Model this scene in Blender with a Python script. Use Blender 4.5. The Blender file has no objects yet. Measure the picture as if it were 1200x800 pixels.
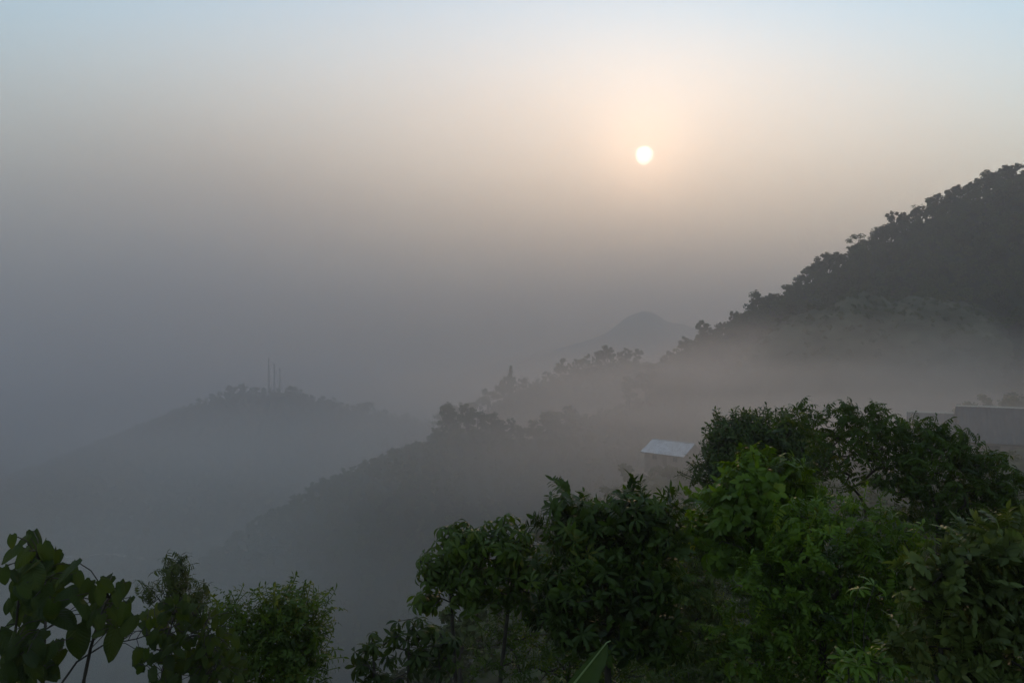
import bpy, math, random
import numpy as np
from mathutils import Vector, Matrix, Euler

random.seed(7)
rng = np.random.default_rng(11)
scene = bpy.context.scene
C = scene.collection

# ------------------------------------------------------------------ camera
F = 800.0            # focal length in photo pixels (24 mm on a 36 mm sensor, 1200 px wide)
cam_data = bpy.data.cameras.new('camera')
cam_data.lens = 24.0
cam_data.sensor_width = 36.0
cam_data.clip_start = 0.1
cam_data.clip_end = 20000.0
cam = bpy.data.objects.new('camera', cam_data)
cam.location = (0, 0, 0)
cam.rotation_euler = (math.radians(90), 0, 0)
C.objects.link(cam)
scene.camera = cam

def P(px, py, d):
    """photo pixel -> point at depth d metres in front of the camera (depth chosen per thing)"""
    return Vector(((px - 600.0) / F * d, d, (400.0 - py) / F * d))

# ------------------------------------------------------------------ sky, sun, exposure
SUN_DIR = Vector((155 / F, 1.0, 218 / F)).normalized()
SUN_EL = math.asin(SUN_DIR.z)
SUN_AZ = math.atan2(SUN_DIR.x, SUN_DIR.y)

world = bpy.data.worlds.new('World')
scene.world = world
world.use_nodes = True
wn, wl = world.node_tree.nodes, world.node_tree.links
wn.clear()
w_out = wn.new('ShaderNodeOutputWorld')
sky = wn.new('ShaderNodeTexSky')
sky.sky_type = 'NISHITA'
sky.sun_disc = False
sky.sun_elevation = SUN_EL
sky.sun_rotation = SUN_AZ
sky.altitude = 900
sky.air_density = 1.6
sky.dust_density = 0.18
sky.ozone_density = 0.7
bg = wn.new('ShaderNodeBackground')
bg.inputs['Strength'].default_value = 0.15
wl.new(sky.outputs['Color'], bg.inputs['Color'])
# the sun's own disc, seen through the haze
geo = wn.new('ShaderNodeNewGeometry')
dot = wn.new('ShaderNodeVectorMath'); dot.operation = 'DOT_PRODUCT'
dot.inputs[1].default_value = SUN_DIR
wl.new(geo.outputs['Incoming'], dot.inputs[0])
mr = wn.new('ShaderNodeMapRange'); mr.interpolation_type = 'SMOOTHSTEP'
mr.inputs['From Min'].default_value = -math.cos(math.radians(0.85))
mr.inputs['From Max'].default_value = -math.cos(math.radians(0.30))
wl.new(dot.outputs['Value'], mr.inputs['Value'])
disc = wn.new('ShaderNodeBackground')
disc.inputs['Color'].default_value = (1.0, 0.78, 0.66, 1)
mul = wn.new('ShaderNodeMath'); mul.operation = 'MULTIPLY'
mul.inputs[1].default_value = 5.0
wl.new(mr.outputs['Result'], mul.inputs[0])
wl.new(mul.outputs[0], disc.inputs['Strength'])
add = wn.new('ShaderNodeAddShader')
wl.new(bg.outputs[0], add.inputs[0]); wl.new(disc.outputs[0], add.inputs[1])
wl.new(add.outputs[0], w_out.inputs['Surface'])

sun_data = bpy.data.lights.new('sun', 'SUN')
sun_data.energy = 1.6
sun_data.angle = math.radians(4.0)
sun_data.color = (1.0, 0.62, 0.36)
sun = bpy.data.objects.new('sun', sun_data)
sun.rotation_euler = (-SUN_DIR).to_track_quat('-Z', 'Y').to_euler()
sun.location = (0, 0, 500)
C.objects.link(sun)

vs = scene.view_settings
vs.view_transform = 'Standard'
vs.look = 'None'
vs.exposure = 0.56
vs.gamma = 1.0
vs.use_curve_mapping = False
cy = scene.cycles
cy.use_denoising = True
cy.max_bounces = 8
cy.diffuse_bounces = 3
cy.glossy_bounces = 2
cy.transmission_bounces = 3
cy.transparent_max_bounces = 8
cy.volume_bounces = 2
cy.volume_step_rate = 2.0
cy.volume_max_steps = 128
cy.sample_clamp_indirect = 6.0

# ------------------------------------------------------------------ helpers
def link(o, parent=None):
    C.objects.link(o)
    if parent is not None:
        o.parent = parent
    return o

def mesh_obj(name, verts, faces, mat=None, parent=None, smooth=False):
    me = bpy.data.meshes.new(name)
    me.from_pydata([tuple(v) for v in verts], [], [tuple(f) for f in faces])
    if mat: me.materials.append(mat)
    if smooth:
        me.polygons.foreach_set('use_smooth', [True] * len(me.polygons))
    me.update()
    return link(bpy.data.objects.new(name, me), parent)

def tag(o, label=None, cat=None, group=None, kind=None):
    if label: o['label'] = label
    if cat: o['category'] = cat
    if group: o['group'] = group
    if kind: o['kind'] = kind
    return o

def empty(name, loc, rz=0.0):
    o = bpy.data.objects.new(name, None)
    o.empty_display_size = 0.2
    o.location = loc
    o.rotation_euler = (0, 0, rz)
    return link(o)

def fbm(x, y, scale, seed=0, octaves=4):
    """cheap smooth value noise from sines"""
    r = np.random.default_rng(seed)
    out = np.zeros_like(x, dtype=float); amp = 1.0; tot = 0
    f = 1.0 / scale
    for o in range(octaves):
        for k in range(3):
            a = r.uniform(0, 2 * math.pi); ph = r.uniform(0, 2 * math.pi); s = r.uniform(.7, 1.4)
            out += amp * np.sin((x * math.cos(a) + y * math.sin(a)) * f * s * 2 * math.pi + ph) / 3
        tot += amp; amp *= 0.5; f *= 2.03
    return out / tot

# ------------------------------------------------------------------ materials
def ground_mat(name, c1, c2, scale, rough=0.95, c3=None):
    m = bpy.data.materials.new(name); m.use_nodes = True
    n, l = m.node_tree.nodes, m.node_tree.links
    b = n['Principled BSDF']; b.inputs['Roughness'].default_value = rough
    b.inputs['Specular IOR Level'].default_value = 0.15
    tc = n.new('ShaderNodeTexCoord')
    nz = n.new('ShaderNodeTexNoise'); nz.inputs['Scale'].default_value = scale
    nz.inputs['Detail'].default_value = 8
    l.new(tc.outputs['Object'], nz.inputs['Vector'])
    cr = n.new('ShaderNodeValToRGB')
    cr.color_ramp.elements[0].position = 0.35; cr.color_ramp.elements[0].color = (*c1, 1)
    cr.color_ramp.elements[1].position = 0.65; cr.color_ramp.elements[1].color = (*c2, 1)
    if c3:
        e = cr.color_ramp.elements.new(0.8); e.color = (*c3, 1)
    l.new(nz.outputs['Fac'], cr.inputs['Fac'])
    l.new(cr.outputs['Color'], b.inputs['Base Color'])
    bp = n.new('ShaderNodeBump'); bp.inputs['Strength'].default_value = 0.6; bp.inputs['Distance'].default_value = 0.3
    l.new(nz.outputs['Fac'], bp.inputs['Height']); l.new(bp.outputs['Normal'], b.inputs['Normal'])
    return m

def leaf_mat(name, dark, light, yellow=None, rough=0.42, trans=0.42, scale=1.3, spec=0.28):
    """leaf: colour varies from object to object and clump to clump, thin enough to let some light through"""
    m = bpy.data.materials.new(name); m.use_nodes = True
    n, l = m.node_tree.nodes, m.node_tree.links
    b = n['Principled BSDF']; out = n['Material Output']
    b.inputs['Roughness'].default_value = rough
    b.inputs['Specular IOR Level'].default_value = spec
    g = n.new('ShaderNodeNewGeometry')
    oi = n.new('ShaderNodeObjectInfo')
    nz = n.new('ShaderNodeTexNoise'); nz.inputs['Scale'].default_value = scale; nz.inputs['Detail'].default_value = 3
    l.new(g.outputs['Position'], nz.inputs['Vector'])
    a1 = n.new('ShaderNodeMath'); a1.operation = 'MULTIPLY_ADD'
    l.new(g.outputs['Random Per Island'], a1.inputs[0]); a1.inputs[1].default_value = 0.5
    a2 = n.new('ShaderNodeMath'); a2.operation = 'MULTIPLY_ADD'
    l.new(oi.outputs['Random'], a2.inputs[0]); a2.inputs[1].default_value = 0.3; a2.inputs[2].default_value = -0.4
    l.new(nz.outputs['Fac'], a2.inputs[2])
    sb = n.new('ShaderNodeMath'); sb.operation = 'SUBTRACT'
    l.new(a2.outputs[0], sb.inputs[0]); sb.inputs[1].default_value = 0.3
    l.new(sb.outputs[0], a1.inputs[2])
    cr = n.new('ShaderNodeValToRGB')
    cr.color_ramp.elements[0].position = 0.1; cr.color_ramp.elements[0].color = (*dark, 1)
    cr.color_ramp.elements[1].position = 0.85; cr.color_ramp.elements[1].color = (*light, 1)
    if yellow:
        e = cr.color_ramp.elements.new(1.0); e.color = (*yellow, 1)
    l.new(a1.outputs[0], cr.inputs['Fac'])
    l.new(cr.outputs['Color'], b.inputs['Base Color'])
    tr = n.new('ShaderNodeBsdfTranslucent')
    hs = n.new('ShaderNodeHueSaturation'); hs.inputs['Saturation'].default_value = 1.15; hs.inputs['Value'].default_value = 1.3
    hs.inputs['Hue'].default_value = 0.485
    l.new(cr.outputs['Color'], hs.inputs['Color']); l.new(hs.outputs['Color'], tr.inputs['Color'])
    mx = n.new('ShaderNodeMixShader'); mx.inputs['Fac'].default_value = trans
    l.new(b.outputs[0], mx.inputs[1]); l.new(tr.outputs[0], mx.inputs[2])
    l.new(mx.outputs[0], out.inputs['Surface'])
    return m

def add_veins(m, count=9.0):
    n, l = m.node_tree.nodes, m.node_tree.links
    b = n['Principled BSDF']
    tc = n.new('ShaderNodeTexCoord'); sp = n.new('ShaderNodeSeparateXYZ'); l.new(tc.outputs['Object'], sp.inputs[0])
    ab = n.new('ShaderNodeMath'); ab.operation = 'ABSOLUTE'; l.new(sp.outputs['Y'], ab.inputs[0])
    d1 = n.new('ShaderNodeMath'); d1.operation = 'MULTIPLY_ADD'; d1.inputs[1].default_value = -0.75
    l.new(ab.outputs[0], d1.inputs[0]); l.new(sp.outputs['X'], d1.inputs[2])
    mu = n.new('ShaderNodeMath'); mu.operation = 'MULTIPLY'; mu.inputs[1].default_value = count; l.new(d1.outputs[0], mu.inputs[0])
    fr = n.new('ShaderNodeMath'); fr.operation = 'PINGPONG'; fr.inputs[1].default_value = 0.5; l.new(mu.outputs[0], fr.inputs[0])
    mn = n.new('ShaderNodeMath'); mn.operation = 'MULTIPLY'; mn.inputs[1].default_value = 9.0; l.new(ab.outputs[0], mn.inputs[0])
    mi = n.new('ShaderNodeMath'); mi.operation = 'MINIMUM'; l.new(fr.outputs[0], mi.inputs[0]); l.new(mn.outputs[0], mi.inputs[1])
    bp = n.new('ShaderNodeBump'); bp.inputs['Strength'].default_value = 0.35; bp.inputs['Distance'].default_value = 0.04
    l.new(mi.outputs[0], bp.inputs['Height']); l.new(bp.outputs['Normal'], b.inputs['Normal'])
    ve = n.new('ShaderNodeMapRange'); ve.inputs['From Min'].default_value = 0.0; ve.inputs['From Max'].default_value = 0.09
    ve.inputs['To Min'].default_value = 1.35; ve.inputs['To Max'].default_value = 1.0; l.new(mi.outputs[0], ve.inputs['Value'])
    src = b.inputs['Base Color'].links[0].from_socket
    vm = n.new('ShaderNodeVectorMath'); vm.operation = 'SCALE'; l.new(src, vm.inputs[0]); l.new(ve.outputs[0], vm.inputs['Scale'])
    l.new(vm.outputs[0], b.inputs['Base Color'])

def plain_mat(name, col, rough=0.6, metal=0.0, noise=None, nscale=6.0):
    m = bpy.data.materials.new(name); m.use_nodes = True
    n, l = m.node_tree.nodes, m.node_tree.links
    b = n['Principled BSDF']; b.inputs['Roughness'].default_value = rough; b.inputs['Metallic'].default_value = metal
    b.inputs['Base Color'].default_value = (*col, 1)
    if noise:
        tc = n.new('ShaderNodeTexCoord')
        nz = n.new('ShaderNodeTexNoise'); nz.inputs['Scale'].default_value = nscale; nz.inputs['Detail'].default_value = 6
        l.new(tc.outputs['Object'], nz.inputs['Vector'])
        cr = n.new('ShaderNodeValToRGB')
        cr.color_ramp.elements[0].position = .3; cr.color_ramp.elements[0].color = (*noise, 1)
        cr.color_ramp.elements[1].position = .65; cr.color_ramp.elements[1].color = (*col, 1)
        l.new(nz.outputs['Fac'], cr.inputs['Fac']); l.new(cr.outputs['Color'], b.inputs['Base Color'])
    return m

M = {}
M['ground'] = ground_mat('ground_soil', (0.016, 0.022, 0.009), (0.040, 0.055, 0.018), 0.35, c3=(0.060, 0.048, 0.028))
M['hill'] = ground_mat('hill_undergrowth', (0.012, 0.018, 0.010), (0.030, 0.040, 0.020), 0.05)
M['knoll'] = ground_mat('knoll_scrub', (0.035, 0.040, 0.022), (0.10, 0.098, 0.060), 0.12, c3=(0.20, 0.165, 0.13))
M['far'] = ground_mat('far_mountain', (0.020, 0.026, 0.020), (0.035, 0.040, 0.028), 0.01)
M['wood'] = leaf_mat('forest_leaves', (0.012, 0.018, 0.007), (0.075, 0.098, 0.026), rough=0.7, trans=0.25, scale=0.06, spec=0.15)
M['bark'] = plain_mat('bark', (0.060, 0.048, 0.036), 0.9, noise=(0.025, 0.020, 0.016), nscale=8)

# ------------------------------------------------------------------ terrain
CP = np.array([
    (0, 0, -6.0), (-3, 5, -4.6), (-8, 9, -7), (0, 10, -9), (6, 12, -8.5), (10, 12, -7.5), (0, 25, -14.5), (9, 25, -13), (20, 25, -10),
    (-10, 18, -13.5), (-25, 25, -24), (0, 60, -27), (27, 117, -21.6), (22, 108, -21.9), (55, 85, -14.5), (40, 60, -14), (18, 60, -19), (110, 90, -7),
    (-40, 60, -52), (-100, 100, -95), (0, 150, -55), (-300, 200, -165), (0, 300, -120), (60, 170, -40), (120, 170, -22),
    (0, -40, 6), (-60, -40, -12), (70, -30, 8), (150, 0, 14), (-120, 0, -60), (200, 150, 0),
    (-600, 500, -185), (-900, 1200, -195), (-200, 800, -190), (400, 700, -150), (900, 700, -60), (0, 1500, -200),
    (-3000, 0, -180), (3000, 0, -60), (0, -3000, 60), (-6500, -6500, -100), (6500, -6500, 0), (-6500, 6500, -190), (6500, 6500, -190), (0, 6500, -195),
    (-300, -300, -40), (300, -300, 50)], float)

def tps(A, B):
    r2 = ((A[:, None, :2] - B[None, :, :2]) ** 2).sum(-1)
    return 0.5 * r2 * np.log(r2 + 1e-9)
# fitted in a compressed coordinate so that near and far points carry alike weight
def comp(xy):
    return np.sign(xy) * np.log1p(np.abs(xy) / 20.0)
_B = comp(CP[:, :2]); _n = len(CP)
def _r(A, B):
    d = np.sqrt(((A[:, None, :] - B[None, :, :]) ** 2).sum(-1)); return d
_K = _r(_B, _B); _Pm = np.c_[np.ones(_n), _B]
_sol = np.linalg.solve(np.block([[-_K, _Pm], [_Pm.T, np.zeros((3, 3))]]), np.r_[CP[:, 2], 0, 0, 0])
def ground_h(x, y):
    x = np.asarray(x, float); y = np.asarray(y, float); sh = x.shape
    q = comp(np.c_[x.ravel(), y.ravel()])
    h = -_r(q, _B) @ _sol[:_n] + np.c_[np.ones(len(q)), q] @ _sol[_n:]
    h = h.reshape(sh)
    d = np.hypot(x, y)
    h = h + fbm(x, y, 7, 3) * 0.35 + fbm(x, y, 90, 4) * np.clip(d / 60 - 1.5, 0, 5) + fbm(x, y, 600, 5) * np.clip(d / 150 - 2, 0, 14)
    return h

def grid_sheet(name, xs, ys, hfun, mat, keep=None):
    X, Y = np.meshgrid(xs, ys)
    Z = hfun(X, Y)
    nx, ny = len(xs), len(ys)
    V = np.c_[X.ravel(), Y.ravel(), Z.ravel()]
    i = np.arange(nx * ny).reshape(ny, nx)
    Q = np.c_[i[:-1, :-1].ravel(), i[:-1, 1:].ravel(), i[1:, 1:].ravel(), i[1:, :-1].ravel()]
    if keep is not None:
        k = keep(X, Y, Z).ravel()
        Q = Q[k[Q].any(1)]
        used = np.unique(Q); mp = -np.ones(nx * ny, int); mp[used] = np.arange(len(used))
        V = V[used]; Q = mp[Q]
    me = bpy.data.meshes.new(name)
    me.from_pydata(V.tolist(), [], Q.tolist())
    me.polygons.foreach_set('use_smooth', [True] * len(me.polygons))
    me.materials.append(mat); me.update()
    o = link(bpy.data.objects.new(name, me))
    o['kind'] = 'structure'
    return o

t = np.linspace(-1, 1, 231)
xs = np.sinh(t * 6.1) / math.sinh(6.1) * 6000
grid_sheet('ground', xs, xs, ground_h, M['ground'])

# the ridges: polylines through the skyline, given as photo pixel + depth, less the height of the trees on it
def ridge(pts, drop):
    return np.array([tuple(P(*p)) for p in pts]) - np.array([0, 0, drop])
def ridge_h(x, y, R, front, back, r0=12.0):
    x = np.asarray(x, float); y = np.asarray(y, float)
    best = np.full(x.shape, 1e18); zr = np.zeros(x.shape); side = np.zeros(x.shape)
    for a, b in zip(R[:-1], R[1:]):
        dx, dy = b[0] - a[0], b[1] - a[1]; L2 = dx * dx + dy * dy
        tt = np.clip(((x - a[0]) * dx + (y - a[1]) * dy) / L2, 0, 1)
        px, py = a[0] + tt * dx, a[1] + tt * dy
        d = np.hypot(x - px, y - py)
        k = d < best
        best = np.where(k, d, best); zr = np.where(k, a[2] + tt * (b[2] - a[2]), zr)
        side = np.where(k, y - py, side)
    s = np.where(side < 0, front, back)
    return zr - s * (np.sqrt(best ** 2 + r0 ** 2) - r0), best, side

R1 = ridge([(1750, -160, 330), (1500, 0, 350), (1330, 110, 370), (1200, 196, 390), (1130, 228, 398), (1070, 257, 405), (1000, 293, 412), (960, 318, 418),
            (880, 358, 428), (830, 392, 436), (795, 418, 445), (770, 450, 452), (730, 500, 455), (690, 560, 455)], 7.0)
def hill1_h(x, y):
    h, d, s = ridge_h(x, y, R1, 0.46, 0.6)
    h = h + fbm(x, y, 60, 21) * np.clip(d / 12, 0.15, 3.0)
    return h
RM = ridge([(830, 400, 540), (780, 425, 545), (745, 415, 550), (700, 418, 555), (655, 432, 560), (600, 452, 560), (565, 475, 560), (520, 496, 560), (480, 520, 560), (420, 570, 560)], 7.0)
def hillm_h(x, y):
    h, d, s = ridge_h(x, y, RM, 0.55, 0.6)
    return h + fbm(x, y, 60, 22) * np.clip(d / 14, 0.12, 3.0)
RF = ridge([(760, 455, 400), (730, 470, 395), (690, 490, 385), (650, 500, 370), (600, 500, 365), (560, 490, 370), (525, 492, 380), (490, 508, 385), (440, 527, 395), (380, 556, 410), (300, 605, 425), (200, 680, 440)], 7.0)
def hillf_h(x, y):
    h, d, s = ridge_h(x, y, RF, 0.42, 0.5)
    return h + fbm(x, y, 50, 23) * np.clip(d / 14, 0.12, 2.5)
RT = ridge([(-300, 640, 1000), (0, 560, 960), (100, 520, 940), (160, 497, 930), (230, 470, 920), (290, 456, 910), (345, 457, 900), (380, 466, 900), (420, 477, 890), (480, 488, 880), (540, 500, 880), (640, 520, 880)], 8.0)
def hillt_h(x, y):
    h, d, s = ridge_h(x, y, RT, 0.42, 0.5, 25)
    return h + fbm(x, y, 140, 24) * np.clip(d / 16, 0.1, 8.0)
RP = ridge([(300, 470, 2500), (480, 450, 2450), (560, 432, 2400), (650, 409, 2350), (690, 398, 2320), (712, 389, 2300), (724, 379, 2300), (737, 369, 2300), (754, 363.5, 2300), (768, 367, 2300), (780, 376, 2300), (800, 379, 2300), (816, 384, 2300), (850, 392, 2300), (920, 405, 2300), (1050, 430, 2300)], 0.0)
def hillp_h(x, y):
    h, d, s = ridge_h(x, y, RP, 0.6, 0.55, 4)
    return h + fbm(x, y, 160, 25) * np.clip(d / 12, 1.5, 14.0)

def above_ground(margin):
    return lambda X, Y, Z: Z > ground_h(X, Y) - margin
grid_sheet('forested_hill', np.linspace(-60, 620, 190), np.linspace(110, 760, 180), hill1_h, M['hill'], above_ground(3))
grid_sheet('lower_ridge', np.linspace(-260, 260, 130), np.linspace(330, 800, 110), hillm_h, M['hill'], above_ground(3))
grid_sheet('front_spur', np.linspace(-330, 140, 120), np.linspace(200, 600, 100), hillf_h, M['hill'], above_ground(3))
grid_sheet('mast_hill', np.linspace(-1500, 400, 160), np.linspace(520, 1400, 100), hillt_h, M['hill'], above_ground(3))
grid_sheet('far_mountain', np.linspace(-1600, 1900, 260), np.linspace(1700, 2900, 90), hillp_h, M['far'], above_ground(3))


def knoll_h(x, y):
    x = np.asarray(x, float); y = np.asarray(y, float)
    u = (x - 168) / 62; v = (y - 300) / 42
    return 19.0 - 24 * (u * u) ** 1.3 - 22 * np.where(v < 0, np.abs(v) ** 1.5 * 1.2, v * v) + fbm(x, y, 30, 31) * 5.0 + fbm(x, y, 9, 32) * 1.8
grid_sheet('scrubby_knoll', np.linspace(70, 270, 90), np.linspace(220, 390, 80), knoll_h, M['knoll'], lambda X, Y, Z: Z > hill1_h(X, Y) - 3)

def surf_h(x, y):
    """highest of the sheets"""
    x = np.asarray(x, float); y = np.asarray(y, float)
    h = ground_h(x, y)
    for f in (hill1_h, hillm_h, hillf_h, hillt_h, knoll_h):
        h = np.maximum(h, f(x, y))
    return h

# ------------------------------------------------------------------ leaf and tree building blocks
def rot_to(d, roll=0.0):
    d = Vector(d).normalized()
    return (d.to_track_quat('Z', 'Y') @ Euler((0, 0, roll)).to_quaternion())

def leaf_shape(L, W, droop, fold, nseg=4, peak=0.45, pw=0.8):
    """one blade along +X: rows of (left, mid, right); first and last row are single points"""
    rows = []; x = z = 0.0
    for i in range(nseg + 1):
        t = i / nseg
        if i:
            a = -droop * (t - 0.5 / nseg)
            x += L / nseg * math.cos(a); z += L / nseg * math.sin(a)
        if i in (0, nseg):
            rows.append([(x, 0, z)])
        else:
            w = W * math.sin(math.pi * t ** (math.log(0.5) / math.log(peak))) ** pw / 2
            rows.append([(x, -w, z + w * fold), (x, 0, z), (x, w, z + w * fold)])
    return rows

def rows_to_mesh(rows, V, Fc, xf, base=None):
    idx = []
    for k, r in enumerate(rows):
        if k == 0 and base is not None:
            idx.append([base]); continue
        ii = []
        for p in r:
            ii.append(len(V)); V.append(xf @ Vector(p))
        idx.append(ii)
    for p, q in zip(idx[:-1], idx[1:]):
        if len(p) == 1 and len(q) == 3:
            Fc += [(p[0], q[0], q[1]), (p[0], q[1], q[2])]
        elif len(p) == 3 and len(q) == 3:
            Fc += [(p[0], q[0], q[1], p[1]), (p[1], q[1], q[2], p[2])]
        elif len(p) == 3:
            Fc += [(p[0], q[0], p[1]), (p[1], q[0], p[2])]

def data_mesh(name, V, Fc, mats, smooth=True):
    me = bpy.data.meshes.new(name)
    me.from_pydata([tuple(v) for v in V], [], Fc)
    for m in mats: me.materials.append(m)
    if smooth: me.polygons.foreach_set('use_smooth', [True] * len(me.polygons))
    me.update()
    return me

def whorl(n, L, W, up, droop, r, fold=0.25, stalk=0.06, drop_jit=0.3, nseg=4):
    """leaves radiating from one twig tip (tip axis = +Z)"""
    V = [Vector((0, 0, 0))]; Fc = []
    a0 = r.uniform(0, 6.28)
    for i in range(n):
        az = a0 + i * 6.283 / n + r.uniform(-.25, .25)
        el = up + r.uniform(-drop_jit, drop_jit)
        l = L * r.uniform(.72, 1.12)
        rows = leaf_shape(l, W * l / L * r.uniform(.85, 1.1), droop * r.uniform(.6, 1.4), fold * r.uniform(.3, 1.4), nseg)
        xf = Euler((r.uniform(-.3, .3), -el, 0)).to_matrix().to_4x4()
        xf = Matrix.Rotation(az, 4, 'Z') @ xf @ Matrix.Translation((stalk, 0, 0))
        rows_to_mesh([[(-stalk, 0, 0)]] + [[(x[0][0], 0, x[0][2])] if False else x for x in rows][1:], V, Fc, xf, base=0)
    return V, Fc

def pinnate(n, rach, L, W, r, arch=0.9, droop=0.5, tip=True, hang=0.25, two=True):
    """leaflets along an arching stalk that starts along +Z"""
    V = []; Fc = []
    x = z = 0.0; pts = []
    a = 0.0
    steps = n + 1
    for i in range(steps + 1):
        pts.append(Vector((x, 0, z)))
        a = arch * (i / steps) * 1.6
        x += rach / steps * math.sin(a); z += rach / steps * math.cos(a)
    ring = []
    w = 0.006
    for p in pts:
        ring.append(len(V)); V.append(p + Vector((0, -w, 0))); V.append(p + Vector((0, w, 0)))
    for i in range(steps):
        Fc.append((ring[i], ring[i] + 1, ring[i + 1] + 1, ring[i + 1]))
    for i in range(1, steps + 1):
        p = pts[i]; d = (pts[i] - pts[i - 1]).normalized()
        sides = (-1, 1) if two else ((-1,) if i % 2 else (1,))
        for sgn in sides:
            l = L * r.uniform(.75, 1.1) * (1.0 if i < steps else .8)
            rows = leaf_shape(l, W * r.uniform(.85, 1.1), droop * r.uniform(.5, 1.5), .25)
            dirv = (d * r.uniform(.25, .6) + Vector((0, sgn, 0)) + Vector((0, 0, -hang * r.uniform(.5, 1.6)))).normalized()
            nrm = Vector((0, 0, 1)) + Vector((r.uniform(-.3, .3), r.uniform(-.3, .3), 0))
            yv = nrm.cross(dirv).normalized(); zv = dirv.cross(yv)
            xf = Matrix((( dirv.x, yv.x, zv.x, p.x), (dirv.y, yv.y, zv.y, p.y), (dirv.z, yv.z, zv.z, p.z), (0, 0, 0, 1)))
            rows_to_mesh(rows, V, Fc, xf, base=ring[i] + (0 if sgn < 0 else 1))
    if tip:
        rows = leaf_shape(L, W, droop, .25)
        p = pts[-1]; d = (pts[-1] - pts[-2]).normalized(); yv = Vector((0, 1, 0)); zv = d.cross(yv)
        xf = Matrix(((d.x, yv.x, zv.x, p.x), (d.y, yv.y, zv.y, p.y), (d.z, yv.z, zv.z, p.z), (0, 0, 0, 1)))
        rows_to_mesh(rows, V, Fc, xf, base=ring[-1])
    return V, Fc

def heart_leaf(L, W, r, curl=0.4, nt=7):
    """broad heart-shaped blade hanging from its stalk at the origin; tip along +X"""
    V = []; Fc = []
    S = (-1, -.62, -.25, 0, .25, .62, 1)
    for i in range(nt + 1):
        t = i / nt
        w = W / 2 * (max(0.0, 1 - t) ** 0.75) * (0.55 + 1.25 * t) / 0.98 if t < 1 else 0.004
        w = min(w, W / 2 * 1.02)
        for s_ in S:
            back = 0.20 * L * (1 - t) ** 2 * (abs(s_) ** 1.2) * (1.0 if abs(s_) < .95 else 0.35)
            x = L * t - back
            y = w * s_
            z = -curl * (t ** 2) * L * 0.5 - 0.22 * abs(s_) ** 1.5 * w + 0.06 * L * math.cos(s_ * 9 + t * 5) * abs(s_)
            V.append(Vector((x, y, z)))
    n = len(S)
    for i in range(nt):
        for j in range(n - 1):
            Fc.append((i * n + j, i * n + j + 1, (i + 1) * n + j + 1, (i + 1) * n + j))
    return V, Fc

def tube(path, radii, sides=6, V=None, Fc=None):
    V = [] if V is None else V; Fc = [] if Fc is None else Fc
    prev = None
    up = Vector((0.13, 0.31, 0.94))
    for k, p in enumerate(path):
        d = (path[min(k + 1, len(path) - 1)] - path[max(k - 1, 0)]).normalized()
        u = d.cross(up)
        if u.length < 1e-3: u = d.cross(Vector((1, 0, 0)))
        u.normalize(); w = d.cross(u)
        cur = []
        for s_ in range(sides):
            a = 2 * math.pi * s_ / sides
            cur.append(len(V)); V.append(p + (u * math.cos(a) + w * math.sin(a)) * radii[k])
        if prev:
            for s_ in range(sides):
                Fc.append((prev[s_], prev[(s_ + 1) % sides], cur[(s_ + 1) % sides], cur[s_]))
        prev = cur
    Fc.append(tuple(prev))
    return V, Fc

LEAF = {}
LEAF['dark'] = leaf_mat('leaf_dark_green', (0.016, 0.030, 0.007), (0.066, 0.112, 0.014), (0.15, 0.16, 0.02))
LEAF['mid'] = leaf_mat('leaf_mid_green', (0.020, 0.036, 0.007), (0.088, 0.140, 0.016), (0.18, 0.18, 0.02))
LEAF['bright'] = leaf_mat('leaf_bright_green', (0.024, 0.050, 0.006), (0.125, 0.215, 0.014), (0.24, 0.26, 0.025), rough=0.42)
LEAF['olive'] = leaf_mat('leaf_olive', (0.026, 0.036, 0.010), (0.095, 0.115, 0.024), (0.17, 0.14, 0.035))
LEAF['broad'] = leaf_mat('leaf_broad', (0.014, 0.024, 0.006), (0.058, 0.090, 0.016), (0.13, 0.13, 0.02), rough=0.5, trans=0.5, spec=0.35)
LEAF['heart'] = leaf_mat('leaf_heart', (0.014, 0.024, 0.006), (0.060, 0.092, 0.016), (0.14, 0.14, 0.02), rough=0.5, trans=0.5, spec=0.35)
add_veins(LEAF['heart'])
LEAF['pale'] = leaf_mat('leaf_pale_backed', (0.026, 0.042, 0.010), (0.125, 0.165, 0.038), (0.24, 0.25, 0.07), rough=0.45)

def variants(name, fn, n, mat, seed):
    r = random.Random(seed); out = []
    for _ in range(n):
        V, Fc = fn(r); out.append(data_mesh(name, V, Fc, [mat]))
    return out

SPRAY = {
    'whorl': lambda r: whorl(r.choice((6, 7, 8, 9)), .19, .058, .15, .9, r, stalk=.05),
    'whorl_droop': lambda r: whorl(r.choice((5, 6, 7)), .20, .070, -.35, 1.1, r, stalk=.03, drop_jit=.45),
    'compound': lambda r: pinnate(6, .30, .13, .036, r, arch=1.0, droop=.7, hang=.75),
    'fern': lambda r: pinnate(8, .26, .095, .030, r, arch=.9, droop=.4, hang=.3),
    'small': lambda r: pinnate(7, .26, .085, .030, r, arch=.6, droop=.5, hang=.2, two=False),
    'narrow': lambda r: pinnate(7, .24, .13, .020, r, arch=.9, droop=.7, hang=.7),
    'oval': lambda r: pinnate(5, .24, .17, .062, r, arch=.5, droop=.35, hang=-.1, two=True),
    'crown': lambda r: pinnate(9, .42, .16, .075, r, arch=.7, droop=.5, hang=.2),
}

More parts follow.
